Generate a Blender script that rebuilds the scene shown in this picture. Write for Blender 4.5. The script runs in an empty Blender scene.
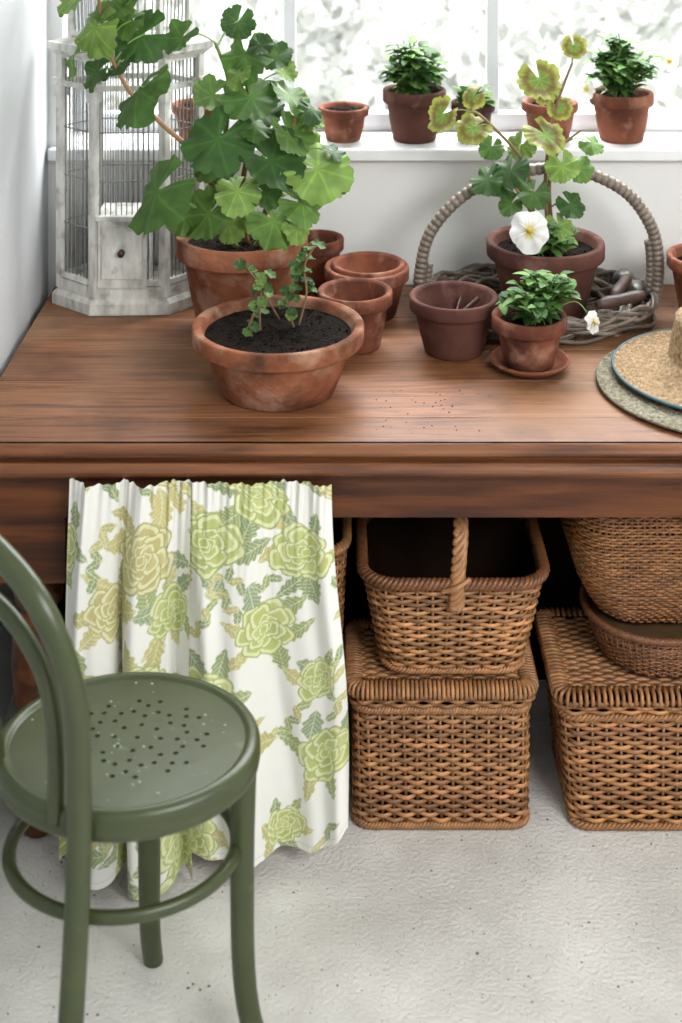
import bpy, bmesh, math, random
import numpy as np
from mathutils import Vector, Matrix
R = random.Random(7)
sc = bpy.context.scene
pi = math.pi

# ------------------------------------------------------------------ helpers
def lin(c):
    c = c/255.0
    return c/12.92 if c <= 0.04045 else ((c+0.055)/1.055)**2.4
def C(r, g, b): return (lin(r), lin(g), lin(b), 1.0)

def mat(name, cols, scale=6, stretch=(1,1,1), rough=.6, bump=0., bscale=60, spec=.5, metal=0, vcol=False,
        detail=6, trans=0., patches=None, pscale=5, pth=(.55,.7), rot=(0,0,0), coat=0., dist=0., p2=None, p2scale=14, p2th=(.55,.65)):
    m = bpy.data.materials.new(name); m.use_nodes = True
    nt = m.node_tree; N = nt.nodes; L = nt.links
    b = N['Principled BSDF']
    b.inputs['Roughness'].default_value = rough
    b.inputs['Metallic'].default_value = metal
    b.inputs['Specular IOR Level'].default_value = spec
    b.inputs['Coat Weight'].default_value = coat
    tc = N.new('ShaderNodeTexCoord'); mp = N.new('ShaderNodeMapping')
    mp.inputs['Scale'].default_value = stretch; mp.inputs['Rotation'].default_value = rot
    L.new(tc.outputs['Object'], mp.inputs['Vector'])
    n = N.new('ShaderNodeTexNoise'); n.inputs['Scale'].default_value = scale
    n.inputs['Detail'].default_value = detail; n.inputs['Distortion'].default_value = dist
    L.new(mp.outputs[0], n.inputs['Vector'])
    cr = N.new('ShaderNodeValToRGB'); e = cr.color_ramp.elements
    k = len(cols)
    lo, hi = .3, .7
    e[0].position = lo; e[0].color = cols[0]; e[1].position = hi; e[1].color = cols[-1]
    for i in range(1, k-1):
        q = e.new(lo+(hi-lo)*i/(k-1)); q.color = cols[i]
    L.new(n.outputs['Fac'], cr.inputs['Fac'])
    out = cr.outputs['Color']
    for (pc,ps,pt,off) in ((patches,pscale,pth,0),(p2,p2scale,p2th,7.3)):
        if not pc: continue
        pn = N.new('ShaderNodeTexNoise'); pn.inputs['Scale'].default_value = ps; pn.inputs['Detail'].default_value = 8
        m2 = N.new('ShaderNodeMapping'); m2.inputs['Location'].default_value=(off,off,off)
        L.new(tc.outputs['Object'], m2.inputs['Vector']); L.new(m2.outputs[0], pn.inputs['Vector'])
        pr = N.new('ShaderNodeMapRange'); pr.inputs[1].default_value = pt[0]; pr.inputs[2].default_value = pt[1]
        L.new(pn.outputs['Fac'], pr.inputs[0])
        mx = N.new('ShaderNodeMix'); mx.data_type = 'RGBA'
        L.new(pr.outputs[0], mx.inputs[0]); L.new(out, mx.inputs[6]); mx.inputs[7].default_value = pc
        out = mx.outputs[2]
    if vcol:
        at = N.new('ShaderNodeAttribute'); at.attribute_name = 'Col'
        mx = N.new('ShaderNodeMix'); mx.data_type = 'RGBA'; mx.blend_type = 'MULTIPLY'; mx.inputs[0].default_value = 1
        L.new(out, mx.inputs[6]); L.new(at.outputs['Color'], mx.inputs[7]); out = mx.outputs[2]
    L.new(out, b.inputs['Base Color'])
    if bump:
        bn = N.new('ShaderNodeTexNoise'); bn.inputs['Scale'].default_value = bscale; bn.inputs['Detail'].default_value = 4
        L.new(mp.outputs[0], bn.inputs['Vector'])
        bp = N.new('ShaderNodeBump'); bp.inputs['Strength'].default_value = bump; bp.inputs['Distance'].default_value = .01
        L.new(bn.outputs['Fac'], bp.inputs['Height']); L.new(bp.outputs[0], b.inputs['Normal'])
    if trans:
        t = N.new('ShaderNodeBsdfTranslucent'); L.new(out, t.inputs['Color'])
        ms = N.new('ShaderNodeMixShader'); ms.inputs[0].default_value = trans
        L.new(b.outputs[0], ms.inputs[1]); L.new(t.outputs[0], ms.inputs[2])
        L.new(ms.outputs[0], N['Material Output'].inputs['Surface'])
    return m

class MB:
    def __init__(s): s.v=[]; s.f=[]; s.m=[]; s.s=[]; s.c=[]; s.n=0
    def add(s, V, F, mi=0, smooth=True, col=(1,1,1)):
        V = np.asarray(V, float).reshape(-1,3); o = s.n
        s.v.append(V); s.n += len(V)
        s.f.extend([tuple(i+o for i in f) for f in F]); s.m.extend([mi]*len(F)); s.s.extend([smooth]*len(F))
        col = np.asarray(col, float)
        if col.ndim == 1: col = np.tile(col[:3], (len(V),1))
        s.c.append(col)
    def tube(s, P, r, sides=8, mi=0, closed=False, up=None, col=(1,1,1), flat=1.0, smooth=True):
        P = np.asarray(P, float); n = len(P)
        if closed: T = np.roll(P,-1,0)-np.roll(P,1,0)
        else:
            T = np.zeros_like(P); T[1:-1]=P[2:]-P[:-2]; T[0]=P[1]-P[0]; T[-1]=P[-1]-P[-2]
        T /= (np.linalg.norm(T,axis=1)[:,None]+1e-12)
        if up is not None:
            U = np.tile(np.asarray(up,float),(n,1)); A = np.cross(U,T); A /= (np.linalg.norm(A,axis=1)[:,None]+1e-9)
            B = np.cross(T,A)
        else:
            A = np.zeros_like(P); a = np.cross(T[0],[0.13,0.2,1.0]); 
            if np.linalg.norm(a)<.1: a = np.cross(T[0],[1,0,0])
            a/=np.linalg.norm(a)
            for i in range(n):
                a = a-T[i]*a.dot(T[i]); a/=np.linalg.norm(a)+1e-12; A[i]=a
            B = np.cross(T,A)
        r = np.ones(n)*r if np.isscalar(r) else np.asarray(r,float)
        th = np.arange(sides)*2*pi/sides+ (pi/4 if sides==4 else 0)
        V = P[:,None,:]+r[:,None,None]*(np.cos(th)[None,:,None]*A[:,None,:]*flat+np.sin(th)[None,:,None]*B[:,None,:])
        F=[]; m = n if closed else n-1
        for i in range(m):
            a0=i*sides; b0=((i+1)%n)*sides
            for j in range(sides):
                k=(j+1)%sides; F.append((a0+j,b0+j,b0+k,a0+k))
        if not closed:
            F.append(tuple(range(sides))); F.append(tuple(reversed(range((n-1)*sides,n*sides))))
        s.add(V.reshape(-1,3),F,mi,smooth,col)
    def lathe(s, prof, c=(0,0,0), seg=48, mi=0, sy=1.0, rot=0, smooth=True, col=(1,1,1), wob=0):
        n=len(prof); V=[]
        ph=R.random()*6
        for (r,z) in prof:
            for j in range(seg):
                a=rot+2*pi*j/seg; rr=r*(1+wob*math.sin(2*a+ph))
                V.append((c[0]+rr*math.cos(a), c[1]+rr*sy*math.sin(a), c[2]+z))
        F=[]
        for i in range(n-1):
            for j in range(seg):
                k=(j+1)%seg; F.append((i*seg+j,i*seg+k,(i+1)*seg+k,(i+1)*seg+j))
        F.append(tuple(reversed(range(seg)))); F.append(tuple(range((n-1)*seg,n*seg)))
        s.add(V,F,mi,smooth,col)
    def box(s, lo, hi, mi=0, col=(1,1,1)):
        x0,y0,z0=lo; x1,y1,z1=hi
        V=[(x0,y0,z0),(x1,y0,z0),(x1,y1,z0),(x0,y1,z0),(x0,y0,z1),(x1,y0,z1),(x1,y1,z1),(x0,y1,z1)]
        F=[(0,3,2,1),(4,5,6,7),(0,1,5,4),(1,2,6,5),(2,3,7,6),(3,0,4,7)]
        s.add(V,F,mi,False,col)
    def build(s, name, mats, parent=None, bevel=0, xf=None):
        me=bpy.data.meshes.new(name)
        V=np.concatenate(s.v)
        if xf is not None: V=xf(V)
        me.from_pydata(V.tolist(),[],s.f)
        for m in mats: me.materials.append(m)
        me.polygons.foreach_set('material_index', s.m); me.polygons.foreach_set('use_smooth', s.s)
        ca=me.color_attributes.new('Col','FLOAT_COLOR','POINT')
        cc=np.concatenate(s.c); cc=np.hstack([cc,np.ones((len(cc),1))]).astype(np.float32)
        ca.data.foreach_set('color', cc.ravel())
        me.update(); ob=bpy.data.objects.new(name,me); sc.collection.objects.link(ob)
        if bevel:
            b=ob.modifiers.new('bevel','BEVEL'); b.width=bevel; b.segments=2; b.limit_method='ANGLE'
        if parent: ob.parent=parent
        return ob

def spline(P, n=8, closed=False):
    P=[Vector(p) for p in P]; out=[]
    m=len(P); rng = m if closed else m-1
    for i in range(rng):
        if closed: a,b,c,d=P[(i-1)%m],P[i],P[(i+1)%m],P[(i+2)%m]
        else: a=P[max(i-1,0)];b=P[i];c=P[i+1];d=P[min(i+2,m-1)]
        for k in range(n):
            t=k/n
            out.append(.5*((2*b)+(c-a)*t+(2*a-5*b+4*c-d)*t*t+(3*b-a-3*c+d)*t**3))
    if not closed: out.append(P[-1])
    return [tuple(p) for p in out]

# ------------------------------------------------------------------ materials
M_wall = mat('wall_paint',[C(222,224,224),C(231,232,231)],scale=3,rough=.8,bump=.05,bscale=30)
M_wallL= mat('wall_paint_shaded',[C(188,191,193),C(199,201,203)],scale=3,rough=.85,bump=.05,bscale=30)  # wall paint again, greyed to put the left wall's shade into the colour
M_white= mat('white_gloss_paint',[C(222,225,226),C(236,237,237)],scale=9,rough=.45,patches=C(198,200,198),pscale=16,pth=(.62,.75))
M_frame= mat('window_frame_shaded',[C(196,200,203),C(208,211,213)],scale=9,rough=.5)  # white frame paint, greyed to carry the shade on its room side
M_top  = mat('table_top_wood',[C(76,43,24),C(112,70,42),C(137,91,58),C(101,62,37),C(147,101,68)],scale=3.0,stretch=(.8,15,15),rough=.5,bump=.14,bscale=22,detail=12,dist=.6,spec=.38,
             patches=C(154,121,92),pscale=2.4,pth=(.44,.85),p2=C(80,49,30),p2scale=7,p2th=(.52,.8),vcol=True)
M_wood = mat('table_dark_wood',[C(38,19,9),C(80,42,19),C(104,60,29)],scale=3,stretch=(1,14,14),rough=.42,bump=.12,bscale=25,detail=10,dist=.4,spec=.3)
M_dark = mat('painted_shade',[C(20,13,9),C(30,20,14)],scale=3,rough=.95,spec=.05)  # near-black colour that paints shade under the table and inside the wicker
M_floor= mat('concrete_floor',[C(200,198,192),C(215,213,208),C(227,225,220)],scale=6,rough=.8,bump=.35,bscale=130,detail=12,patches=C(190,187,181),pscale=3.2,pth=(.5,.75),spec=.3)
M_terra= mat('terracotta',[C(86,49,36),C(124,74,54),C(148,92,70)],scale=9,rough=.9,bump=.22,bscale=60,patches=C(76,46,36),pscale=11,pth=(.44,.66),p2=C(158,118,98),p2scale=22,p2th=(.54,.78),spec=.2)
M_terraL=mat('terracotta_weathered',[C(88,51,34),C(130,79,54),C(152,98,72)],scale=10,rough=.93,bump=.4,bscale=70,patches=C(170,136,114),pscale=14,pth=(.50,.76),p2=C(70,46,34),p2scale=11,p2th=(.50,.72),spec=.18)
M_terraD=mat('terracotta_dark',[C(66,40,35),C(92,58,49),C(106,70,60)],scale=7,rough=.85,bump=.15,bscale=60,patches=C(58,37,33),pscale=9,pth=(.5,.7),p2=C(132,100,88),p2scale=16,p2th=(.57,.8),spec=.22)
M_soil = mat('soil',[C(14,12,10),C(36,28,23)],scale=80,rough=1,bump=1.0,bscale=220,spec=.1)
M_leaf = mat('leaf',[(.82,.82,.82,1),(1.12,1.12,1.12,1)],scale=25,rough=.55,vcol=True,trans=.28,spec=.3)
M_stem = mat('stem',[(.8,.8,.8,1),(1,1,1,1)],scale=60,rough=.6,vcol=True)
M_wick = mat('wicker',[(.64,.64,.64,1),(1.08,1.08,1.08,1)],scale=50,rough=.42,vcol=True,spec=.5)
M_green= mat('green_chair_paint',[C(52,60,31),C(61,69,38)],scale=14,rough=.36,spec=.5,bump=.06,bscale=40,p2=C(78,84,58),p2scale=30,p2th=(.68,.74))
M_cage = mat('cage_white_wood',[C(170,170,164),C(202,202,196),C(220,220,215)],scale=14,stretch=(3,3,1),rough=.8,bump=.25,bscale=60,patches=C(140,137,128),pscale=20,pth=(.57,.72))
M_wire = mat('cage_wire',[C(104,104,100),C(150,150,146)],scale=30,rough=.6)
M_straw= mat('straw',[C(112,92,66),C(148,124,94),C(176,150,118)],scale=110,rough=.85,bump=.7,bscale=160,spec=.2)
M_straw2=mat('faded_straw',[C(94,90,76),C(128,122,104),C(154,148,130)],scale=110,rough=.85,bump=.7,bscale=160,spec=.2)
M_teal = mat('teal_binding',[C(52,84,92),C(70,104,110)],scale=40,rough=.7)
M_metal= mat('tool_metal',[C(70,72,70),C(110,110,106)],scale=20,rough=.45,metal=.8)
M_toolw= mat('tool_handle_wood',[C(40,28,24),C(70,48,40)],scale=20,rough=.5)
M_drop = mat('water_drop',[C(130,142,118),C(170,178,160)],scale=10,rough=.05)
M_cloth= mat('floral_cotton',[(.95,.95,.95,1),(1,1,1,1)],scale=4,rough=.9,vcol=True,trans=.10,bump=.08,bscale=300,spec=.1)

nt=M_floor.node_tree; N=nt.nodes; L=nt.links
b=N['Principled BSDF']; src=b.inputs['Base Color'].links[0].from_socket
tc=N.new('ShaderNodeTexCoord')
for (vs,lo,hi,mxv,cc) in ((60,.44,.75,.22,C(126,120,112)),(150,.38,.8,.30,C(158,153,146)),(95,.5,.8,.20,C(86,80,74)),(30,.54,.75,.10,C(62,56,50))):
    vo=N.new('ShaderNodeTexVoronoi'); vo.inputs['Scale'].default_value=vs
    L.new(tc.outputs['Object'],vo.inputs['Vector'])
    nn=N.new('ShaderNodeTexNoise'); nn.inputs['Scale'].default_value=vs/4; L.new(tc.outputs['Object'],nn.inputs['Vector'])
    mr=N.new('ShaderNodeMapRange'); mr.inputs[1].default_value=lo; mr.inputs[2].default_value=hi; mr.inputs[3].default_value=.0; mr.inputs[4].default_value=mxv
    L.new(nn.outputs['Fac'],mr.inputs[0])
    lt=N.new('ShaderNodeMath'); lt.operation='LESS_THAN'; L.new(vo.outputs['Distance'],lt.inputs[0]); L.new(mr.outputs[0],lt.inputs[1])
    mx=N.new('ShaderNodeMix'); mx.data_type='RGBA'; mx.inputs[7].default_value=cc
    L.new(lt.outputs[0],mx.inputs[0]); L.new(src,mx.inputs[6]); src=mx.outputs[2]
L.new(src,b.inputs['Base Color'])

# ------------------------------------------------------------------ room shell
def room_box(name, lo, hi, m, bevel=0):
    q=MB(); q.box(lo,hi,0); return q.build(name,[m],bevel=bevel)
WX=-.705
room_box('floor',(WX-.1,-1.5,-.1),(3.0,3.62,0),M_floor)
q=MB()
q.box((WX-.1,3.42,0),(3.0,3.62,1.06)); q.box((WX-.1,3.42,2.35),(3.0,3.62,2.7))
q.box((WX-.1,3.42,1.06),(-.67,3.62,2.35)); q.box((2.0,3.42,1.06),(3.0,3.62,2.35))
q.build('wall_back',[M_wall])
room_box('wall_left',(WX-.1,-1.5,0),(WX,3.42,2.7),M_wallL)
room_box('wall_right',(3.0,-1.5,0),(3.1,3.62,2.7),M_wall)
room_box('ceiling',(WX-.1,-1.5,2.7),(3.1,3.62,2.8),M_wall)
room_box('window_sill',(-.70,3.385,1.062),(2.02,3.60,1.091),M_white,bevel=.004)
q=MB()
q.box((-.67,3.575,1.091),(2.0,3.62,1.135)); q.box((-.67,3.575,2.30),(2.0,3.62,2.35))
q.box((-.67,3.575,1.135),(-.62,3.62,2.30)); q.box((1.95,3.575,1.135),(2.0,3.62,2.30))
for x in (-.129,.383,.895,1.41): q.box((x-.015,3.58,1.135),(x+.015,3.615,2.30))
q.build('window_1',[M_frame],bevel=.003)
M_gr=mat('garden_ground',[C(200,204,192),C(222,224,214)],scale=3,rough=1)
room_box('garden_ground',(-5,3.7,-.4),(7,9,-.3),M_gr)
M_hedge=mat('hedge_leaf',[(.9,.9,.9,1),(1,1,1,1)],scale=4,rough=.7,vcol=True,trans=.3)
q=MB(); q.box((-4,7.4,-.4),(6,7.6,2.6),0,(.88,.90,.88))
for i in range(6500):
    x=R.uniform(-2.4,3.8); z=R.uniform(-.3,1.9); y=7.4-R.random()**2*.7-.02
    cl=math.sin(x*3.1+z*2)+math.sin(z*5-x*1.7)
    if cl<-.2 and R.random()<.7: continue
    s=R.uniform(.03,.07); a=R.uniform(0,pi); t=R.uniform(-.8,.8)
    d=Vector((math.cos(a),t*.5,math.sin(a)))*s; e=Vector((-math.sin(a),t*.4,math.cos(a)))*s*.45
    c=Vector((x,y,z)); g=R.uniform(.26,.5)
    q.add([c-d,c-e,c+d,c+e],[(0,1,2,3)],0,False,(g*.96,g*.98,g*.92))
q.build('garden_hedge',[M_hedge])

# ------------------------------------------------------------------ table
q=MB()
tx0,tx1,ty0,ty1=-.685,1.45,2.55,3.415
def prof_x(q,prof,x0,x1,mi,col=(1,1,1)):
    n=len(prof); V=[(x0,y,z) for y,z in prof]+[(x1,y,z) for y,z in prof]
    F=[(i,(i+1)%n,n+(i+1)%n,n+i) for i in range(n)]; F=[tuple(reversed(f)) for f in F]
    F.append(tuple(range(n))); F.append(tuple(reversed(range(n,2*n)))); q.add(V,F,mi,False,col)
def edge(y,z0,z1,k=6,bul=.012):
    return [(y-bul*math.sin(pi*i/k),z0+(z1-z0)*i/k) for i in range(k+1)]
cuts=[0,.13,.33,.52,.74,1.0]; bt=[(.82,.79,.77),(1.08,1.06,1.04),(.94,.93,.93),(1.12,1.12,1.12),(1.0,.99,.97)]
for i in range(5):
    a=ty0+.01+(ty1-ty0-.01)*cuts[i]; bb=ty0+.01+(ty1-ty0-.01)*cuts[i+1]-.0012
    q.box((tx0,a,.736),(tx1,bb,.76),0,bt[i])
prof_x(q,edge(ty0+.011,.734,.76)+[(ty0+.02,.76),(ty0+.02,.734)],tx0,tx1,3)
prof_x(q,[(ty0+.016,.726),(ty0+.016,.735),(ty1,.735),(ty1,.726)],tx0+.02,tx1-.02,1)
prof_x(q,edge(ty0+.008,.699,.726,bul=.009)+[(ty0+.06,.726),(ty0+.06,.699)],tx0+.008,tx1-.008,3)
q.box((tx0+.05,ty0+.042,.611),(tx1-.05,ty0+.065,.700),1)
q.box((tx0+.05,ty1-.07,.618),(tx1-.05,ty1-.05,.728),1)
q.box((tx0+.05,ty0+.05,.618),(tx0+.07,ty1-.05,.728),1); q.box((tx1-.07,ty0+.05,.618),(tx1-.05,ty1-.05,.728),1)
q.box((tx0+.06,ty1-.36,.03),(tx1-.06,ty1-.34,.728),2)  # dark sheet added to paint the shadow under the table
lp=[(.028,0),(.036,.012),(.038,.035),(.028,.055),(.024,.07),(.034,.085),(.036,.10),(.030,.115),(.034,.16),(.044,.24),(.050,.31),(.048,.36),(.036,.40),(.030,.415),(.044,.43),(.046,.445),(.038,.46),(.03,.468),(.048,.478),(.05,.49)]
for (lx,ly) in ((tx0+.12,ty0+.105),(tx1-.12,ty0+.105),(tx0+.12,ty1-.17),(tx1-.12,ty1-.17)):
    q.lathe(lp,(lx,ly,0),32,1); q.box((lx-.062,ly-.062,.49),(lx+.062,ly+.062,.70),1)
M_edge=mat('table_edge_wood',[C(62,32,16),C(108,65,37),C(134,86,54)],scale=3,stretch=(1,14,14),rough=.42,bump=.12,bscale=25,detail=10,dist=.4,spec=.4)
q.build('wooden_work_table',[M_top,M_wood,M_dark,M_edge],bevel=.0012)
q=MB()
for i in range(70):
    x=R.gauss(.14,.10); y=R.uniform(2.60,2.80)
    if not(.06<x<.29): continue
    s=R.uniform(.0006,.0015); q.lathe([(s,0),(s*.9,s*.7),(s*.3,s*1.1)],(x,y,.7602),5,0)
q.build('soil_crumbs',[M_soil])

# ------------------------------------------------------------------ curtain
def make_curtain():
    rr=np.random.RandomState(11)
    lime=[C(178,188,96),C(168,180,92),C(190,198,118)]; edgec=C(142,156,78); gold=[C(196,186,118),C(186,174,104)]; dk=[C(142,158,92),C(126,146,94),C(132,152,116)]
    oliv=[C(194,184,116),C(180,172,100)]
    ROSE=[]; LEAF=[]
    yy=-.01; row=0
    while yy<.80:
        xx=.02 if row%2 else .12
        while xx<1.1:
            cx=xx+rr.uniform(-.035,.035); cy=yy+rr.uniform(-.03,.03); r=rr.uniform(.036,.062); g=rr.rand()<.25
            for k in range(6):
                a=k*1.05+rr.uniform(-.3,.3); d=r*rr.uniform(1.05,1.4)
                LEAF.append((cx+math.cos(a)*d,cy+math.sin(a)*d,a+rr.uniform(-.7,.7),r*rr.uniform(.5,.85),r*rr.uniform(.22,.38),(dk+oliv)[rr.randint(5)],C(222,225,186)))
            a=rr.rand()*6.3; px,py=cx+math.cos(a)*r,cy+math.sin(a)*r
            for j in range(7):
                a+=rr.uniform(-.1,.45); px+=.017*math.cos(a); py+=.017*math.sin(a)
                LEAF.append((px,py,a+(-1)**j*.9,.018,.008,(dk+oliv)[rr.randint(5)],C(222,225,186)))
            ROSE.append((cx,cy,r,gold if g else lime,C(164,150,82) if g else edgec))
            xx+=.20
        yy+=.132; row+=1
    q=MB()
    def panel(xt0,xt1,xb0,xb1,NU,NV,yoff,foldf,zbf,s0,t0):
        u=np.linspace(0,1,NU); v=np.linspace(0,1,NV); U,V=np.meshgrid(u,v)
        X=(xt0+(xt1-xt0)*U)*(1-V)+(xb0+(xb1-xb0)*U)*V
        dxf,Yf=foldf(U,V); X=X+dxf
        Y=2.556-.012*np.sin(np.minimum(V*4,1)*pi/2)+yoff*(.3+.7*np.minimum(V*1.5,1))+Yf
        small=(.0040*np.sin(U*2*pi*7.3*(xt1-xt0)/.2+2*np.sin(U*9)+V*3)+.0026*np.sin(U*2*pi*15.3*(xt1-xt0)/.2+V*9))*np.exp(-V*9)
        Y=Y+small; Y=2.588-.004*np.logaddexp(0,(2.588-Y)/.004)
        zt=.6985; Z=zt+(zbf(U)-zt)*V
        dX=np.gradient(X,axis=1); dY=np.gradient(Y,axis=1)
        S=np.cumsum(np.sqrt(dX**2+dY**2),axis=1); S=S+s0; T=t0+V*.69
        col=np.ones((NV,NU,3))*np.array(C(236,235,229)[:3])
        def put(mask,c,al=1.0):
            c=np.array(c[:3]); col[mask]=col[mask]*(1-al)+c*al
        def leaf(cx,cy,a,l,w,c,ce):
            dx=S-cx; dy=T-cy; p=dx*math.cos(a)+dy*math.sin(a); t=-dx*math.sin(a)+dy*math.cos(a)
            s=p/l; ww=w*np.maximum(0,(1-s*s))*(1-.25*s)*(1+.14*np.sin(p*420))
            ins=(np.abs(s)<1)&(np.abs(t)<ww); put(ins,c)
            put(ins&((np.abs(t)<.0010)|(np.abs(np.mod(p*120+np.abs(t)*100,1)-.5)<.08)),ce,.7)
            put(ins&(np.abs(t)>ww-.0012),ce,.6)
        def rose(cx,cy,r,pal,ce):
            r2=np.random.RandomState(int(abs(cx*977+cy*3331)*10)%9999)
            for (d,pr,n) in [(.66,.46,7),(.46,.40,6),(.26,.30,5),(.08,.20,3)]:
                o=r2.rand()*6
                for k in range(n):
                    a=o+k*2*pi/n+r2.uniform(-.25,.25); dd=d*r2.uniform(.85,1.25); px=cx+math.cos(a)*dd*r; py=cy+math.sin(a)*dd*r*.9; pp=pr*r2.uniform(.8,1.2)
                    th=np.arctan2(T-py,S-px)
                    D=np.sqrt((S-px)**2+((T-py)*1.1)**2)/(pp*r)*(1+.09*np.sin(th*4+k))
                    ins=D<1; put(ins,pal[r2.randint(len(pal))])
                    put(ins&(D>.88),ce,.6); put(ins&(D>.62)&(D<.88),C(228,231,186),.75)
                    put(ins&(D<.4)&(np.mod(th*3,1)<.3),ce,.3)
        for L_ in LEAF: leaf(*L_)
        for r_ in ROSE: rose(*r_)
        col=col*.88+np.array(C(236,235,229)[:3])*.12
        put((V>.982)&(V<.986),C(200,200,186),.6)
        idx=np.arange(NU*NV).reshape(NV,NU)
        a=idx[:-1,:-1].ravel(); b_=idx[:-1,1:].ravel(); c_=idx[1:,1:].ravel(); d=idx[1:,:-1].ravel()
        F=list(zip(d.tolist(),c_.tolist(),b_.tolist(),a.tolist()))
        q.add(np.stack([X,Y,Z],-1).reshape(-1,3),F,0,True,col.reshape(-1,3))
    def fr(U,V):
        A=.3+.7*np.minimum(V*1.4,1); w=U+.05*np.sin(V*3.1+1)
        Y=A*(.019*np.sin(w*2*pi*1.5+.5+V*1.4)+.009*np.sin(w*2*pi*3.3+V*2.0)+.002*np.sin(w*2*pi*7.1-V*4))
        Y+=-.036*np.exp(-((U-.10-.30*V)/.06)**2)*V-.018*np.exp(-((U-.93)/.05)**2)
        return .006*np.sin(V*6+U*4),Y-.012
    def fl(U,V):
        A=.4+.7*np.minimum(V*1.3,1); w=U+.04*np.sin(V*3.7+.5)
        Y=A*(.030*np.sin(w*2*pi*2.4+.9)+.011*np.sin(w*2*pi*4.3+V*2)+.002*np.sin(w*2*pi*9+V*3))
        return .014*A*np.cos(w*2*pi*2.4+.6)*np.sin(pi*U),Y
    panel(-.305,-.012,-.31,.016,240,430,-.004,fr,lambda U:.052+.055*np.maximum(0,(U-.72)/.28)**2-.012*np.sin(U*pi),.34,.0)
    panel(-.488,-.268,-.500,-.262,220,430,-.052,fl,lambda U:.040-.024*(U>.40)*np.minimum((U-.40)*9,1)+.008*np.sin(U*16),.0,.02)
    q.build('floral_curtain',[M_cloth])
make_curtain()

# ------------------------------------------------------------------ wicker
def rrect(w,d,rad,N):
    rad=min(rad,w/2-.001,d/2-.001); P=[]; k=14
    for (cx,cy,a0) in ((w/2-rad,-d/2+rad,-pi/2),(w/2-rad,d/2-rad,0),(-w/2+rad,d/2-rad,pi/2),(-w/2+rad,-d/2+rad,pi)):
        for i in range(k+1):
            a=a0+pi/2*i/k; P.append((cx+rad*math.cos(a),cy+rad*math.sin(a)))
    P=np.array(P+[P[0]]); seg=np.linalg.norm(np.diff(P,axis=0),axis=1); s=np.concatenate([[0],np.cumsum(seg)])
    t=np.arange(N)*s[-1]/N; x=np.interp(t,s,P[:,0]); y=np.interp(t,s,P[:,1])
    T=np.stack([np.roll(x,-1)-np.roll(x,1),np.roll(y,-1)-np.roll(y,1)],1); T/=np.linalg.norm(T,axis=1)[:,None]
    return np.stack([x,y],1),np.stack([T[:,1],-T[:,0]],1)
def shade(base,var=.25):
    k=1+R.uniform(-var,var); return (base[0]*k,base[1]*k*R.uniform(.94,1.04),base[2]*k*R.uniform(.9,1.06))
def inner_shade(q,cx,cy,z0,z1,w0,d0,w1,d1,rad,bulge=0,mi=1):  # dark sleeve inside the weave, painting the shade of gaps and interior
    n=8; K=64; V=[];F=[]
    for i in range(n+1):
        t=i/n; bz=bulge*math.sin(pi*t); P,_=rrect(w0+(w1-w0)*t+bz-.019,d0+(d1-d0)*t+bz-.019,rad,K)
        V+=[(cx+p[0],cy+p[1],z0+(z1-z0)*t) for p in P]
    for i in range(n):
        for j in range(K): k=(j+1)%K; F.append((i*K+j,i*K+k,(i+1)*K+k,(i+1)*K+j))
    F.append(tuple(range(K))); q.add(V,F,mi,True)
def mulc(c,k): return tuple(x*k for x in c)
def weave(q,cx,cy,z0,z1,w0,d0,w1,d1,rad,rows,nst,base,amp=.0042,bulge=0,mi=0,ry=.0024,stakes=True,var=.32,fill=.47,sr=.003,has_shade=True):
    nst+=nst%2; N=nst*4
    for k in range(rows):
        t=(k+.5)/rows; bz=bulge*math.sin(pi*t)
        P,Nn=rrect(w0+(w1-w0)*t+bz,d0+(d1-d0)*t+bz,rad,N)
        off=amp*np.cos(pi*np.arange(N)/4+k*pi)
        XY=P+Nn*off[:,None]; z=np.full(N,z0+(z1-z0)*t)+R.uniform(-.0009,.0009)+.0008*np.sin(np.arange(N)*.13+R.random()*9)
        pts=np.column_stack([XY[:,0]+cx,XY[:,1]+cy,z])
        hr=(z1-z0)/rows*fill
        cv=np.array(shade(base,var)); vary=1+.24*np.sin(np.arange(N)*.21+R.random()*9)
        q.tube(pts,hr,6,mi,True,(0,0,1),np.repeat(cv[None,:]*vary[:,None],6,axis=0),flat=ry/hr)
    if stakes:
        A,_=rrect(w0,d0,rad,N); B,_=rrect(w1,d1,rad,N); Mi,_=rrect((w0+w1)/2+bulge,(d0+d1)/2+bulge,rad,N)
        for i in range(0,N,4):
            a,b,m=A[i],B[i],Mi[i]
            if bulge: pts=spline([(cx+a[0],cy+a[1],z0),(cx+m[0],cy+m[1],(z0+z1)/2),(cx+b[0],cy+b[1],z1)],4)
            else: pts=[(cx+a[0],cy+a[1],z0),(cx+b[0],cy+b[1],z1)]
            q.tube(pts,sr,5,mi,col=shade(mulc(base,.75),var))
    if has_shade: inner_shade(q,cx,cy,z0,z1,w0,d0,w1,d1,rad,bulge)
def braid(q,cx,cy,z,w,d,rad,base,rr=.006,r=.0042,turns=46,strands=3,mi=0):
    N=turns*8
    P,Nn=rrect(w,d,rad,N)
    for s in range(strands):
        th=2*pi*turns*np.arange(N)/N+2*pi*s/strands
        pts=np.column_stack([P+Nn*(rr*np.cos(th))[:,None]+np.array([cx,cy]),z+rr*np.sin(th)])
        q.tube(pts,r,6,mi,True,(0,0,1),shade(base,.15))
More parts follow.
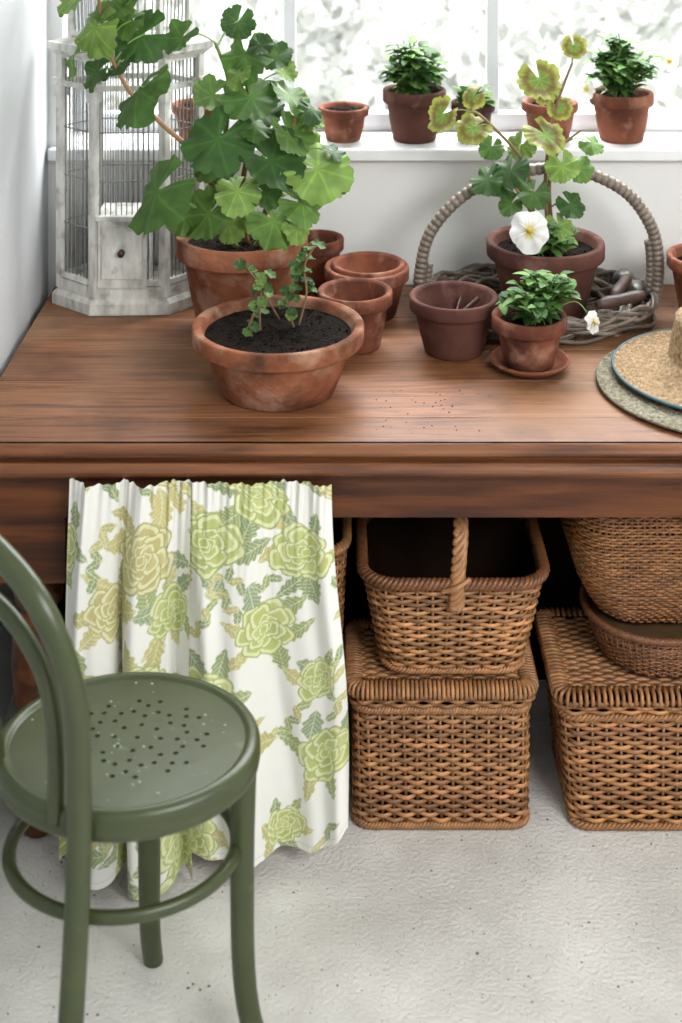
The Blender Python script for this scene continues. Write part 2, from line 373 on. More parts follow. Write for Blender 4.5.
def flatweave(q,cx,cy,z,w,d,base,step=.009,st=.02,mi=0):
    n=int(d/step); m=int(w/st)*4
    for k in range(n):
        y=cy-d/2+(k+.5)*step; xs=np.linspace(cx-w/2,cx+w/2,m+1)
        zz=z+.0025*np.cos(pi*np.arange(m+1)/4+k*pi)
        q.tube(np.column_stack([xs,np.full(m+1,y),zz]),step*.5,6,mi,False,(0,0,1),shade(base),flat=1)
def plate(q,cx,cy,z,w,d,rad,t=.006,mi=0,col=(.1,.06,.03)):
    P,_=rrect(w,d,rad,64); V=[(cx+p[0],cy+p[1],z) for p in P]+[(cx+p[0],cy+p[1],z+t) for p in P]
    F=[tuple(reversed(range(64))),tuple(range(64,128))]+[(i,(i+1)%64,64+(i+1)%64,64+i) for i in range(64)]
    q.add(V,F,mi,False,col)

W1=C(168,120,78)[:3]; W2=C(160,112,70)[:3]; W3=C(120,77,47)[:3]; WG=C(128,83,45)[:3]
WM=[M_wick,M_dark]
def hamper(name,cx,cy,wb,wt,d,h,base,nst=44):
    q=MB(); plate(q,cx,cy,.004,wb-.01,d-.02,.03)
    braid(q,cx,cy,.009,wb,d-.02,.03,base,.004,.0035,50)
    weave(q,cx,cy,.016,h-.045,wb,d-.02,wt-.012,d-.005,.03,int((h-.06)/.0086),nst,base)
    braid(q,cx,cy,h-.044,wt-.008,d,.03,base,.004,.0038,56)
    weave(q,cx,cy,h-.036,h-.012,wt+.006,d+.008,wt+.010,d+.012,.03,3,nst+4,base,stakes=False,has_shade=False)
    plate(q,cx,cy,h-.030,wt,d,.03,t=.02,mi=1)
    P,Nn=rrect(wt+.012,d+.014,.03,130)
    for i in range(130):
        p=P[i]; n=Nn[i]
        pts=[(cx+p[0]+n[0]*a,cy+p[1]+n[1]*a,z) for a,z in ((.002,h-.018),(.006,h-.008),(.002,h+.001),(-.012,h+.003),(-.026,h+.000))]
        q.tube(pts,.0040,5,0,col=shade(base,.25))
    flatweave(q,cx,cy,h-.004,wt-.03,d-.03,base)
    return q.build(name,WM)
hamper('wicker_hamper',.188,2.742,.322,.335,.205,.274,W1)
hamper('wicker_hamper.001',.642,2.772,.42,.47,.27,.262,W2,52)
q=MB(); bx,by=.212,2.770; zb=.284
plate(q,bx,by,zb,.262,.21,.05)
braid(q,bx,by,zb+.006,.268,.215,.05,W1,.004,.0035,44)
weave(q,bx,by,zb+.012,.465,.270,.220,.335,.285,.06,21,38,W1)
braid(q,bx,by,.472,.343,.293,.065,W3,.007,.0052,40)
hp=spline([(bx-.0,by-.148,.43),(bx+.004,by-.146,.49),(bx+.012,by-.11,.56),(bx+.014,by,.600),(bx+.012,by+.11,.56),(bx,by+.146,.48),(bx,by+.14,.43)],22)
for s_ in range(4):
    P=np.array(hp); th=np.arange(len(P))*.38+s_*pi/2
    P[:,0]+=.0085*np.cos(th); P[:,1]+=.004*np.sin(th); P[:,2]+=.004*np.sin(th)
    q.tube(P,.0066,6,0,col=shade(W1,.12))
q.tube(spline([(bx-.026,by-.154,.462),(bx,by-.162,.474),(bx+.026,by-.154,.486)],6),.0045,6,0,col=W1)
q.build('wicker_handled_basket',WM)
q=MB(); tx,ty=-.152,2.81
plate(q,tx,ty,.003,.26,.24,.05); weave(q,tx,ty,.004,.50,.27,.25,.318,.29,.06,56,40,W2)
braid(q,tx,ty,.507,.325,.297,.06,W2,.006,.0048,44); q.build('tall_wicker_basket',WM)
q=MB(); rx_,ry_=.62,2.78
plate(q,rx_,ry_,.274,.22,.22,.1); weave(q,rx_,ry_,.274,.350,.235,.225,.285,.265,.13,17,64,W3,amp=.0014,var=.15)
plate(q,rx_,ry_,.342,.27,.25,.12); braid(q,rx_,ry_,.352,.289,.268,.13,W3,.004,.0035,70)
q.build('round_lidded_basket',WM)
q=MB(); rx_,ry_=.605,2.785
plate(q,rx_,ry_,.362,.20,.16,.06); weave(q,rx_,ry_,.362,.585,.215,.180,.315,.26,.07,40,90,WG,amp=.0016,bulge=.055,var=.15,ry=.0020)
braid(q,rx_,ry_,.589,.318,.263,.07,WG,.004,.0034,80); q.build('square_woven_basket',WM)

# ------------------------------------------------------------------ pots & plants
GREEN=[C(74,108,48)[:3],C(94,128,58)[:3],C(56,88,40)[:3],C(120,150,72)[:3]]
def pot(q,x,y,z,Rr,h,rb,rim,soil=.8,mi=0,wob=0,t=.008,rimo=.006):
    zr=h-rim; rs=rb+(Rr-rimo-rb)*zr/h
    p=[(rb-.004,0),(rb,.004),(rb+(rs-rb)*.5+.001,zr*.5),(rs,zr-.001),(rs+.001,zr),(Rr-.003,zr+.001),(Rr-.0005,zr+.004),(Rr,h-.004),(Rr-.002,h-.0005),(Rr-.005,h),(Rr-t-.003,h-.001),(Rr-t-.006,h-.006),(rs-t,zr-.004),(max(rb-t,.01),.012)]
    q.lathe(p,(x,y,z),56,mi,wob=wob)
    if soil:
        zs=h*soil; rs2=(rb-t)+(Rr-t-.004-(rb-t))*soil+.001
        V=[(x,y,z+zs+.006)];F=[];K=40
        for i in range(1,8):
            for j in range(K):
                a=2*pi*j/K; r=rs2*i/7; V.append((x+r*math.cos(a),y+r*math.sin(a),z+zs+(R.uniform(-.003,.005) if i<7 else 0)))
        for j in range(K): F.append((0,1+j,1+(j+1)%K))
        for i in range(6):
            for j in range(K): F.append((1+i*K+j,1+(i+1)*K+j,1+(i+1)*K+(j+1)%K,1+i*K+(j+1)%K))
        q.add(V,F,1,True)
        for i in range(int(rs2*900)):
            a=R.uniform(0,6.28); r=rs2*.95*math.sqrt(R.random()); s=R.uniform(.0012,.0032)
            q.lathe([(s,0),(s*.9,s*.8),(s*.3,s*1.3)],(x+r*math.cos(a),y+r*math.sin(a),z+zs+.001),5,1)
def frame(nrm,tip):
    n=Vector(nrm).normalized(); t=Vector(tip); t=(t-n*t.dot(n)).normalized(); return n,t,n.cross(t)
def gleaf(q,c,nrm,tip,size,col,variegated=False,cup=.16):
    n,t,s=frame(nrm,tip); K=91; rg=7; V=[Vector(c)]; cols=[mulc(col,1.25)]; r0=size/2
    gap=R.uniform(.08,.3); p1,p2,p3=R.random()*6,R.random()*6,R.random()*6; dep=R.uniform(.08,.17)
    for i in range(1,rg+1):
        rho=i/rg
        for j in range(K):
            th=-pi+gap+(2*pi-2*gap)*j/(K-1); lob=abs(math.cos(3.5*th))
            rr=r0*rho*(1-(dep*(1-lob)**2.2)*rho**2+(.024*math.cos(21*th)+.03*math.sin(3*th+p3))*rho**3)*(1-.05*(abs(th)/pi)**2)
            z=r0*(cup*rho**2+.05*rho**3*math.cos(7*th)+.14*rho**2*math.sin(2*th+p1)+.09*rho**3*math.sin(5*th+p2)+.03*rho**4*math.sin(16*th+p3))
            V.append(Vector(c)+t*(rr*math.cos(th)+r0*.12)+s*rr*math.sin(th)+n*z)
            ph=(th*3.5/pi)%1; dv=min(ph,1-ph)*pi/3.5*rho
            k=1.0+(.34 if dv<.035 else 0)-.10*(dv*2)-.16*max(0,1-abs(rho-.55)/.16)
            cc=mulc(col,k)
            if variegated:
                yel=C(150,158,74)[:3]; red=C(98,58,38)[:3]; w=.07*math.sin(7*th+p1)
                if rho<.42+w: cc=mulc(C(104,130,56)[:3],k)
                elif rho<.78+w: f=.7*(1-abs((rho-.60)/.2)**2); f=max(0,f); cc=tuple(yel[a]*.75*(1-f)+red[a]*f for a in range(3))
                else: cc=mulc(yel,.9)
            cols.append(cc)
    F=[(0,1+j,2+j) for j in range(K-1)]
    for i in range(rg-1):
        for j in range(K-1):
            a=1+i*K+j; F.append((a,a+K,a+K+1,a+1))
    q.add(V,F,2,True,cols)
def sleaf(q,base,dirv,up,l,w,col,fold=.25,droop=.3):
    d=Vector(dirv).normalized(); u=Vector(up); u=(u-d*u.dot(d)); u=u.normalized() if u.length>.01 else Vector((0,0,1)); s=d.cross(u)
    V=[];cols=[];n=6
    for i in range(n+1):
        t=i/n; ww=w*math.sin(pi*min(1,(t*.92+.06)))**.8*(1+.12*(i%2))
        c=Vector(base)+d*l*t-u*droop*l*t*t
        V+= [c-s*ww+u*fold*ww,c,c+s*ww+u*fold*ww]; cols+=[col,mulc(col,1.35),col]
    F=[]
    for i in range(n):
        a=i*3; F+=[(a,a+1,a+4,a+3),(a+1,a+2,a+5,a+4)]
    q.add(V,F,2,True,cols)
def bush(q,x,y,z,rad,hgt,n,l,w,cols,stems=14):
    for i in range(stems):
        a=R.uniform(0,2*pi); rr=R.random()**.6*rad; top=Vector((x+rr*math.cos(a),y+rr*math.sin(a),z+hgt*R.uniform(.45,1)*(1-.35*(rr/rad)**2)))
        b0=Vector((x+R.uniform(-.3,.3)*rad,y+R.uniform(-.3,.3)*rad,z-.005)); mid=(b0+top)/2+Vector((0,0,.1*hgt))
        P=spline([b0,mid,top],5); q.tube(P,.0017,5,3,col=mulc(cols[0],.9))
        for k in range(n//stems):
            f=R.uniform(.25,1); p=Vector(P[int(f*(len(P)-1))]); aa=R.uniform(0,2*pi); e=R.uniform(-.1,.8)
            dv=Vector((math.cos(aa)*math.cos(e),math.sin(aa)*math.cos(e),math.sin(e)))
            sleaf(q,p,dv,(0,0,1),l*R.uniform(.7,1.2),w*R.uniform(.8,1.2),mulc(R.choice(cols),R.uniform(.7,1.2)))
def pansy(q,c,nrm,size,col=(.82,.82,.80)):
    n,t,s=frame(nrm,(0,0,1)); r=size/2
    for k,(a,rr,o,dd) in enumerate(((2.15,.50,-.006,.62),(.99,.50,-.006,.62),(3.4,.46,.001,.55),(-.25,.46,.001,.55),(-pi/2,.56,.006,.60))):
        d=s*math.cos(a)+t*math.sin(a); e=n.cross(d); K=24; V=[Vector(c)+n*.002];cols=[C(225,200,60)[:3]]
        for i in (1,2,3,4):
            for j in range(K):
                b_=2*pi*j/K; cc=Vector(c)+d*r*dd+n*(o+.002)
                V.append(Vector(c)*(1-i/4)+(cc+(d*math.cos(b_)+e*math.sin(b_)*1.2)*rr*r*(1+.05*math.sin(b_*6+k))+n*(.004*math.sin(4*b_+k)*size/.08-.005*(i==4)*size/.08))*(i/4)); cols.append(col if i>1 else C(214,208,150)[:3])
        F=[(0,1+j,1+(j+1)%K) for j in range(K)]
        for i in range(3):
            for j in range(K): F.append((1+i*K+j,1+(i+1)*K+j,1+(i+1)*K+(j+1)%K,1+i*K+(j+1)%K))
        q.add(V,F,2,True,cols)
    q.tube([Vector(c)-n*.002,Vector(c)+n*.012],.0035*size/.06,6,2,col=C(220,180,40)[:3])
def PM(t): return [t,M_soil,M_leaf,M_stem]
TZ=.76
q=MB(); bx,by=-.124,2.80
pot(q,bx,by,TZ,.169,.130,.112,.034,soil=.86,wob=.006,t=.013,rimo=.010)
def sprig(q,pts,leaves,cols,size):
    P=spline(pts,6); q.tube(P,.0024,6,3,col=C(120,96,60)[:3])
    for i in range(leaves):
        f=.35+.65*i/leaves; p=Vector(P[min(len(P)-1,int(f*len(P)))]); a=R.uniform(0,6.28); e=R.uniform(0,.6)
        dv=Vector((math.cos(a),math.sin(a),math.tan(e)))
        st=p+dv.normalized()*size*.5; q.tube([p,st],.0011,5,3,col=cols[1])
        gleaf(q,st,Vector((dv.x*.4,dv.y*.4-.4,.8)),dv,size*R.uniform(.8,1.3),mulc(R.choice(cols),R.uniform(.65,.95)))
zs=TZ+.115
sprig(q,[(bx-.035,by,zs),(bx-.036,by,zs+.05),(bx-.028,by+.01,zs+.10)],11,GREEN,.024)
sprig(q,[(bx+.03,by+.02,zs),(bx+.02,by+.02,zs+.04),(bx+.03,by+.03,zs+.075)],9,GREEN,.022)
sprig(q,[(bx+.04,by+.03,zs),(bx+.055,by+.04,zs+.06),(bx+.05,by+.05,zs+.11),(bx+.07,by+.05,zs+.15)],12,GREEN,.026)
sprig(q,[(bx-.05,by-.03,zs),(bx-.055,by-.03,zs+.02),(bx-.045,by-.03,zs+.045)],5,GREEN,.018)
sprig(q,[(bx-.0,by+.06,zs),(bx-.05,by+.07,zs+.08),(bx-.085,by+.07,zs+.115)],5,GREEN,.024)
q.build('seedling_bowl_planter',PM(M_terraL))
q=MB(); gx,gy=-.218,3.12; gh=.212
pot(q,gx,gy,TZ,.145,gh,.095,.045,soil=.88,t=.012,rimo=.009)
base=Vector((gx,gy,TZ+gh*.88))
stems=[spline([base+Vector(p)*.01 for p in P],6) for P in (
  [(-2,0,0),(-5,-1,10),(-10,-2,20),(-17,-3,27),(-24,-3,34),(-29,-3,44),(-31,-2,54)],
  [(1,0,0),(0,1,12),(2,1,24),(1,0,36),(0,0,42)],
  [(3,0,0),(6,-2,10),(9,-2,20),(12,-2,28)],
  [(-1,-2,0),(-6,-5,7),(-11,-7,11)],
  [(3,-2,0),(8,-5,6),(13,-6,10)],
  [(-1,2,0),(-4,3,18),(-3,3,34),(-6,2,44)])]
for i,P in enumerate(stems): q.tube(P,np.linspace(.0075,.0038,len(P)),8,3,col=(C(150,112,72)[:3] if i<3 else C(110,130,70)[:3]))
GL=[(-21,-5,33,17),(-31,-4,46,13),(-36,-3,40,10),(-21,-2,44,13),(-27,-1,51,12),(-26,-3,38,10),(-31,-2,36,9),(-13,1,43,9),(-35,-3,53,12),(-22,-3,56,12),(-30,-4,59,12),
 (-4,-8,23,16),(6,-7,18,15),(-17,-9,12,18),(16,-7,16,15),(13,-8,9,10),(10,-4,23,11),(2,-4,31,13),(1,-2,40,13),
 (10,-2,31,10),(15,-3,28,7),(7,0,39,8),(-6,-8,7,12),(7,-10,6,12),(0,-9,12,10),(12,-9,4,7),(-11,-7,6,9),
 (-3,2,16,12),(4,3,26,11),(-6,2,30,9),(13,2,20,9),(19,-3,12,8),(20,-4,19,6),(-1,4,46,8),(6,2,13,11),
 (14,0,25,7),(0,-5,36,7),(5,-7,11,8),(-7,-3,16,8),(3,-6,25,8),(9,3,35,6),(-2,-6,4,8),(11,-7,13,8),(4,-3,42,6),(-24,-3,47,8)]
allp=[Vector(p) for P in stems for p in P]
for (dx,dy,dz,sz) in GL:
    c=Vector((gx+dx*.01,gy+dy*.01,TZ+gh+dz*.01))
    cand=[p for p in allp if p.z<c.z-.01] or allp
    a=min(cand,key=lambda p:(p-c).length+abs((c.z-p.z)-.06)*.5)
    out=Vector((dx*.03+R.uniform(-.5,.5),-.65+R.uniform(-.35,.35),.65+R.uniform(-.35,.4)))
    tip=Vector((dx*.08+R.uniform(-.5,.5),-.3,-.55+R.uniform(-.3,.4)))
    q.tube(spline([a,(a+c)/2+Vector((0,0,.012)),c-out.normalized()*.001],5),.0021,6,3,col=C(128,156,84)[:3])
    cc=R.choice(GREEN) if R.random()<.85 else GREEN[3]
    gleaf(q,c,out,tip,sz*.0103,mulc(cc,R.uniform(.72,1.12)),cup=R.uniform(-.3,.25))
q.build('potted_geranium',PM(M_terraL))
def epot(name,x,y,R0,h,rb,m,rim=.03,z=TZ,soil=0,nest=False,sticks=False):
    q=MB(); pot(q,x,y,z,R0,h,rb,rim,soil=soil,t=.008)
    if nest: pot(q,x+.004,y+.004,z+.022,R0*.86,h-.016,rb*.84,rim*.8,soil=0,t=.007)
    if sticks:
        for k,(a,b_) in enumerate((((-.06,-.02,.02),(.055,.02,.105)),((-.05,.02,.02),(.07,-.01,.098)),((-.02,-.03,.02),(.02,.06,.09)))):
            q.tube([(x+a[0],y+a[1],z+a[2]),(x+b_[0],y+b_[1],z+b_[2])],.005,6,1,flat=.5)
    return q.build(name,[m,M_toolw if sticks else M_soil,M_leaf,M_stem])
epot('terracotta_pot',.03,3.025,.080,.120,.054,M_terra)
epot('terracotta_pot.001',.0586,3.215,.096,.110,.066,M_terra,nest=True)
epot('terracotta_pot.002',.238,2.998,.094,.118,.062,M_terraD,sticks=True)
epot('terracotta_pot.003',-.055,3.345,.062,.135,.042,M_terra)
epot('terracotta_pot.004',.822,3.165,.095,.15,.062,M_terra,soil=.85)
q=MB(); vx,vy=.385,2.905
q.lathe([(.056,0),(.062,.002),(.078,.014),(.082,.018),(.082,.022),(.076,.022),(.070,.012),(.05,.008)],(vx,vy,TZ),48,0)
pot(q,vx,vy,TZ+.009,.077,.102,.05,.03,soil=.85)
VC=[C(82,120,56)[:3],C(108,146,74)[:3],C(62,96,48)[:3]]
bush(q,vx+.02,vy,TZ+.10,.085,.105,320,.032,.010,VC,stems=32)
pansy(q,(vx+.125,vy-.03,TZ+.105),(.6,-.7,-.1),.040)
q.tube(spline([(vx+.02,vy,TZ+.1),(vx+.09,vy-.01,TZ+.14),(vx+.123,vy-.028,TZ+.106)],6),.0013,5,3,col=VC[1])
q.build('potted_viola',PM(M_terra))
q=MB(); px,py=.459,3.19; ph=.165; pz=TZ+.010
pot(q,px,py,pz,.132,ph,.085,.036,soil=.86,t=.011)
base=Vector((px,py,pz+ph*.86))
st=[spline([base+Vector(p)*.01 for p in P],6) for P in (
 [(0,0,0),(-3,0,10),(-5,-1,20),(-14,-2,30),(-18,-2,32)],
 [(1,0,0),(0,0,14),(1,0,26),(3,0,34),(6,0,42)],
 [(2,0,0),(1,1,14),(3,1,22),(8,0,27)],
 [(-1,-1,0),(-4,-3,10),(-8,-4,16)])]
for P in st: q.tube(P,np.linspace(.005,.0028,len(P)),8,3,col=C(124,96,66)[:3])
allp=[Vector(p) for P in st for p in P]
PL=[(-2,-3,37,10.5,1),(-23,-3,29,9,1),(-16,-3,26,8.5,1),(-13,-4,15,8.5,0),(-1,-4,25,10.5,1),(-8,-3,17,9,0),(6,-2,44,6,1),(10,-1,22,6,0),
 (-16,-2,33,6,1),(3,-4,18,8,0),(-3,-4,12,8,0),(5,-3,9,7,0),(-8,-3,9,6,0),(7,-2,17,7,0),(3,0,30,6,1),(-5,2,21,7,0),(0,2,33,6,1),(-12,0,21,6,0),(2,-5,5,7,0),(-5,-6,5,6,0),(-10,-2,13,6,0)]
for (dx,dy,dz_,sz,vg) in PL:
    c=Vector((px+dx*.01,py+dy*.01,pz+ph+dz_*.01))
    cand=[p for p in allp if p.z<c.z+.0] or allp; a=min(cand,key=lambda p:(p-c).length)
    out=Vector((dx*.02+R.uniform(-.35,.35),-.75+R.uniform(-.2,.2),.6+R.uniform(-.25,.35))); tip=Vector((dx*.05+R.uniform(-.4,.4),-.2,-.6))
    q.tube(spline([a,(a+c)/2+Vector((0,0,.01)),c-out.normalized()*.001],5),.0017,6,3,col=C(120,136,80)[:3])
    gleaf(q,c,out,tip,sz*.0100,mulc(R.choice(GREEN),R.uniform(.8,1.15)),variegated=bool(vg),cup=R.uniform(-.35,.1))
for c,s_ in (((px-.052,py-.12,pz+ph+.055),.085),):
    pansy(q,c,(-.1,-.9,.45),s_)
    q.tube(spline([base,(px-.03,py-.08,pz+ph+.05),(c[0],c[1]+.01,c[2])],6),.0015,5,3,col=VC[1])
bush(q,px+.0,py-.04,pz+ph-.02,.08,.09,90,.034,.010,VC,stems=12)
q.build('potted_pelargonium',PM(M_terraD))
SZ=1.091; sy_=3.485
def spot(name,x,R0,h,m,plant=None,fl=None,y=sy_,soil=.85):
    q=MB(); pot(q,x,y,SZ,R0,h,R0*.68,h*.26,soil=soil,t=.007)
    if plant: bush(q,x,y-.0,SZ+h*.85,plant[0],plant[1],plant[2],.040,.0125,VC,stems=34)
    if fl:
        for (dx,dy,dz_) in fl:
            pansy(q,(x+dx,y+dy,SZ+h+dz_),(.1,-1,.2),.045); q.tube(spline([(x,y,SZ+h*.85),(x+dx*.6,y+dy*.5,SZ+h+dz_*.8),(x+dx,y+dy+.004,SZ+h+dz_)],5),.0013,5,3,col=VC[1])
    return q.build(name,PM(m))
spot('terracotta_pot.005',-.345,.070,.09,M_terra)
spot('terracotta_pot.006',.006,.063,.082,M_terra)
spot('potted_pansy',.180,.078,.125,M_terraD,(.080,.150,380))
spot('terracotta_pot.007',.324,.054,.095,M_terraD,(.05,.05,70))
spot('terracotta_pot.008',.512,.069,.095,M_terra)
spot('potted_pansy.001',.688,.078,.118,M_terra,(.085,.165,380),[(.11,-.03,.08),(-.09,-.02,.01)])

# ------------------------------------------------------------------ hoop-handled vine basket
q=MB(); cx,cy=.440,3.205; GB=C(122,111,100)[:3]
for k in range(18):
    n=140; ang=np.linspace(0,2*pi,n,endpoint=False); f=.86+.14*math.sin(k*1.7); zz=TZ+.012+.040*(k/17)
    rx,ry=.262*(f if k<13 else 1),.188*(f if k<13 else 1)
    jit=.007*np.sin(ang*R.randint(5,11)+R.random()*6)
    pts=np.column_stack([cx+(rx+jit)*np.cos(ang),cy+(ry+jit*.6)*np.sin(ang),np.maximum(zz+.007*np.sin(ang*R.randint(7,15)+k),TZ+.0055)])
    q.tube(pts,.0050,6,0,True,(0,0,1),shade(GB,.4))
for k in range(44):
    a=2*pi*k/44; q.tube([(cx+.10*math.cos(a),cy+.075*math.sin(a),TZ+.004),(cx+.235*math.cos(a),cy+.165*math.sin(a),TZ+.008),(cx+.262*math.cos(a+.05),cy+.187*math.sin(a+.05),TZ+.055)],.0035,5,0,col=shade(GB,.3))
hp=spline([(cx-.262,cy-.01,TZ+.02),(cx-.262,cy-.01,.86),(cx-.235,cy-.005,.955),(cx-.15,cy,1.04),(cx-.03,cy,1.085),(cx+.09,cy,1.088),(cx+.20,cy,1.04),(cx+.262,cy,.955),(cx+.275,cy,.86),(cx+.262,cy,TZ+.02)],60)
n=len(hp); wv=np.abs(np.sin(np.arange(n)*.42))
q.tube(hp,.0125+.0025*wv,8,0,col=np.repeat((np.array(GB)[None,:]*(.6+.6*wv)[:,None]),8,axis=0))
for s_ in (-1,1):
    P=np.array(hp[:75] if s_<0 else hp[-105:]); P=P+np.array([s_*-.018,0,0]); q.tube(P,.008+.002*np.abs(np.sin(np.arange(len(P))*.42)),7,0,col=mulc(GB,.8))
q.build('wicker_hoop_basket',[M_wick])
def trowel(name,a,b,tip):
    q=MB(); a=Vector(a);b=Vector(b);tip=Vector(tip); P=[a.lerp(b,t/8) for t in range(9)]
    q.tube(P,[.007,.012,.014,.013,.012,.012,.013,.012,.008],10,0)
    q.tube([b,b.lerp(tip,.35)],.004,8,1)
    m=b.lerp(tip,.35); P=[m.lerp(tip,t/8) for t in range(9)]; q.tube(P,[.006,.018,.024,.026,.026,.025,.021,.012,.003],10,1,up=(0,0,1),flat=1)
    return q.build(name,[M_toolw,M_metal])
trowel('hand_trowel',(.585,3.06,.852),(.640,3.16,.862),(.652,3.31,.80))
trowel('hand_trowel.001',(.545,3.03,.845),(.655,3.08,.850),(.665,3.26,.80))

# ------------------------------------------------------------------ hats
def hat(name,x,y,z,rb,rc,hc,bind,m):
    q=MB(); p=[]
    nb_=34
    for i in range(nb_+1):
        t=i/nb_; r=rb+(rc-rb)*t; p.append((r,.004+.0026*(i%2)+.022*t**5))
    for i in range(1,13): p.append((rc-.014*i/12,.026+hc*.75*i/12+.0015*(i%2)))
    for i in range(1,12): a=pi/2*i/11; p.append(((rc-.014)*math.cos(a)+.001,.026+hc*.75+hc*.25*math.sin(a)))
    inner=[(max(r-.002,.0005),zz-.0025) for r,zz in reversed(p)]
    q.lathe([(r,zz+.002) for r,zz in p]+[(r,zz+.002) for r,zz in inner],(x,y,z),72,0)
    a=np.linspace(0,2*pi,72,endpoint=False)
    q.tube(np.column_stack([x+rb*np.cos(a),y+rb*np.sin(a),np.full(72,z+.0065)]),.0032,6,1,True,(0,0,1))
    q.build(name,[m,bind])
hat('straw_hat',.765,2.805,TZ+.002,.255,.085,.05,M_straw2,M_straw2)
hat('straw_hat.001',.772,2.840,TZ+.016,.225,.116,.10,M_teal,M_straw)

# ------------------------------------------------------------------ bird cage
q=MB(); kx,ky=-.488,3.29; SY=.56; rot=math.radians(4)
def hv(k,r,z): a=rot+k*pi/3; return Vector((kx+r*math.cos(a),ky+SY*r*math.sin(a),z))
def hexp(r0,z0,r1,z1,mi=0): q.lathe([(r0,z0),(r1,z1)],(kx,ky,0),6,mi,sy=SY,rot=rot,smooth=False)
hexp(.180,.761,.180,.785); hexp(.180,.785,.170,.795); hexp(.168,.795,.166,.822)
for k in range(6):
    q.tube([hv(k,.158,.80),hv(k,.158,1.34)],.013,4,0,smooth=False)
    q.tube([hv(k,.160,1.24),hv(k,.160,1.265)],.018,4,0,smooth=False)
    q.tube([hv(k,.160,1.275),hv(k,.160,1.283)],.021,4,0,smooth=False)
    for z in (.83,1.27,1.335): q.tube([hv(k,.158,z),hv(k+1,.158,z)],.009,4,0,smooth=False)
    for z in (.95,1.06,1.17): q.tube([hv(k,.157,z),hv(k+1,.157,z)],.0018,5,1)
    nw=13 if k in (1,4) else 9
    for j in range(1,nw):
        a=hv(k,.157,.82).lerp(hv(k+1,.157,.82),j/nw); q.tube([a,a+Vector((0,0,.52))],.0015,5,1)
hexp(.170,1.335,.190,1.35); hexp(.192,1.35,.192,1.366); hexp(.18,1.366,.16,1.375)
for k in range(6):
    q.tube([hv(k,.135,1.37),hv(k,.135,1.56)],.009,4,0,smooth=False)
    for z in (1.385,1.55): q.tube([hv(k,.135,z),hv(k+1,.135,z)],.008,4,0,smooth=False)
    for j in range(0,8):
        a=hv(k,.134,1.37).lerp(hv(k+1,.134,1.37),j/8)
        top=Vector((kx,ky,1.74)); b_=a+Vector((0,0,.18)); m=b_.lerp(top,.45)+Vector((0,0,.05))
        q.tube(spline([a,b_,m,top],5),.0014,5,1)
q.lathe([(.02,1.73),(.012,1.75),(.018,1.77),(.001,1.79)],(kx,ky,0),12,0)
f=hv(4,.158,0); g=hv(5,.158,0)
yy=min(f.y,g.y)
q.box((-.548,yy-.010,.822),(-.438,yy+.10,.975),0); q.box((-.538,yy-.016,.845),(-.448,yy-.009,.962),0)
q.box((-.552,yy-.016,.975),(-.434,yy+.10,.985),0)
q.tube([(-.493,yy-.014,.905),(-.493,yy-.030,.905)],.008,10,2)
q.build('wooden_birdcage',[M_cage,M_wire,M_toolw])

# ------------------------------------------------------------------ bentwood chair
emp=bpy.data.objects.new('bentwood_chair',None); sc.collection.objects.link(emp)
emp.location=(-.325,2.17,0)
ca_,sa_=math.cos(math.radians(41)),math.sin(math.radians(41))
def CX(V):
    V=V.copy(); x=V[:,0]*ca_-V[:,1]*sa_; y=(V[:,0]*sa_+V[:,1]*ca_)*.84; V[:,0]=x; V[:,1]=y; return V
dz=.029
q=MB()
q.lathe([(r,z+dz) for r,z in [(.03,.436),(.185,.432),(.190,.420),(.195,.416),(.200,.421),(.202,.432),(.200,.437),(.202,.442),(.201,.451),(.196,.458),(.187,.460),(.182,.458),(.180,.4550),(.178,.4545)]],(0,0,0),96,0)
seat=q.build('seat',[M_green],emp,xf=CX)
h=MB(); holes=[]
for k in range(8):
    a=k*pi/4
    for (r,da) in ((.036,0),(.062,.0),(.076,.26),(.076,-.26),(.092,.0),(.106,.16),(.106,-.16)): holes.append((r*math.cos(a+da),r*math.sin(a+da)))
holes.append((0,0))
for (x,y) in holes: h.lathe([(.0042,.446+dz),(.0042,.48+dz)],(x+.014,y-.004,0),12,0)
cut=h.build('seat_hole_cutter',[M_green],emp,xf=CX)
bm=seat.modifiers.new('holes','BOOLEAN'); bm.object=cut; bm.operation='DIFFERENCE'; bm.solver='EXACT'
dg=bpy.context.evaluated_depsgraph_get(); me2=bpy.data.meshes.new_from_object(seat.evaluated_get(dg))
seat.modifiers.clear(); seat.data=me2; bpy.data.objects.remove(cut)
for p in me2.polygons:
    if abs(p.normal.z)>.999: p.use_smooth=False
bmm=bmesh.new(); bmm.from_mesh(me2)
es=[e for e in bmm.edges if len(e.link_faces)==2 and (e.link_faces[0].smooth!=e.link_faces[1].smooth)]
bmesh.ops.split_edges(bmm,edges=es); bmm.to_mesh(me2); bmm.free()
q=MB()
for s in (-1,1):
    P=spline([(.126,s*.126,.445),(.124,s*.124,.32),(.125,s*.125,.16),(.132,s*.133,.07),(.150,s*.150,.002)],10)
    q.tube(P,np.linspace(.0195,.0165,len(P)),14,0)
q.build('front_legs',[M_green],emp,xf=CX)
q=MB()
half=[(-.228,.152,.002),(-.200,.142,.12),(-.182,.136,.28),(-.172,.134,.45),(-.183,.150,.57),(-.199,.168,.67),(-.222,.166,.755),(-.243,.118,.83),(-.255,0,.868)]
full=half+[(x,-y,z) for x,y,z in reversed(half[:-1])]
q.tube(spline(full,10),.0182,14,0); q.build('back_hoop_and_legs',[M_green],emp,xf=CX)
q=MB()
half=[(-.178,.080,.465),(-.182,.090,.54),(-.197,.106,.63),(-.214,.106,.70),(-.232,.070,.755),(-.238,0,.775)]
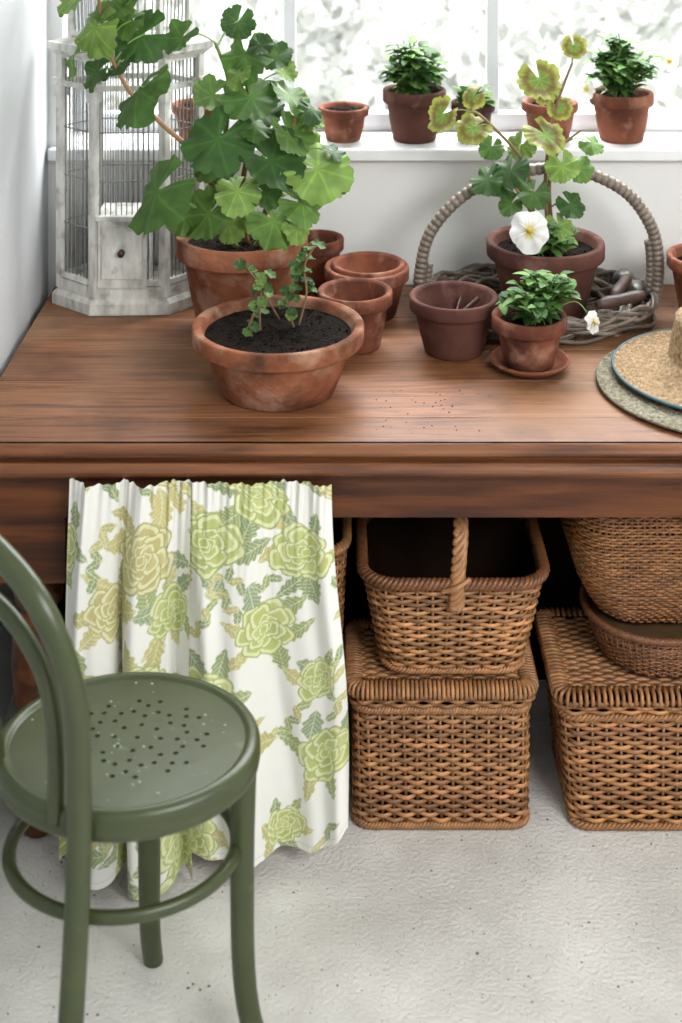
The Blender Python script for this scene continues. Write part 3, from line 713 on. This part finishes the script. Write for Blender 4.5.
full=half+[(x,-y,z) for x,y,z in reversed(half[:-1])]
q.tube(spline(full,10),.0125,12,0); q.build('inner_hoop',[M_green],emp,xf=CX)
q=MB(); a=np.linspace(0,2*pi,72,endpoint=False)
q.tube(np.column_stack([.172*np.cos(a)-.008,.172*np.sin(a),np.full(72,.328)]),.0105,10,0,True,(0,0,1)); q.build('ring_stretcher',[M_green],emp,xf=CX)
q=MB()
for i in range(50):
    a=R.uniform(0,2*pi); r=.17*math.sqrt(R.random()); s_=R.uniform(.001,.0028)
    q.lathe([(s_,0),(s_*.8,s_*.4),(s_*.3,s_*.6)],(r*math.cos(a),r*math.sin(a),.4546+dz),8,0)
q.build('water_drops',[M_drop],emp,xf=CX)

# ------------------------------------------------------------------ light, world, camera
w=bpy.data.worlds.new('World'); sc.world=w; w.use_nodes=True
w.node_tree.nodes['Background'].inputs[0].default_value=(.93,.965,1,1); w.node_tree.nodes['Background'].inputs[1].default_value=.94
def area(name,loc,target,sx,sy,power,col=(1,1,1)):
    l=bpy.data.lights.new(name,'AREA'); l.shape='RECTANGLE'; l.size=sx; l.size_y=sy; l.energy=power; l.color=col
    o=bpy.data.objects.new(name,l); sc.collection.objects.link(o); o.location=loc
    o.rotation_euler=(Vector(target)-Vector(loc)).to_track_quat('-Z','Y').to_euler(); return o
area('window_daylight',(.7,4.6,2.6),(.2,2.9,.8),2.8,1.6,200,(.97,.985,1))
area('garden_daylight',(.5,4.6,3.4),(.5,7.4,.6),4.5,1.5,560,(1,1,1))
area('room_fill',(1.5,.1,2.5),(.1,2.4,.2),1.5,1.2,116,(1,.99,.975))
cam=bpy.data.cameras.new('camera'); co=bpy.data.objects.new('camera',cam); sc.collection.objects.link(co)
co.location=(0,0,1.91); co.rotation_euler=(pi/2,0,0)
cam.sensor_fit='VERTICAL'; cam.sensor_height=36; cam.lens=50; cam.shift_y=-.69
cam.dof.use_dof=True; cam.dof.focus_distance=2.85; cam.dof.aperture_fstop=3.2
cam.clip_start=.05
sc.camera=co
sc.view_settings.view_transform='Standard'
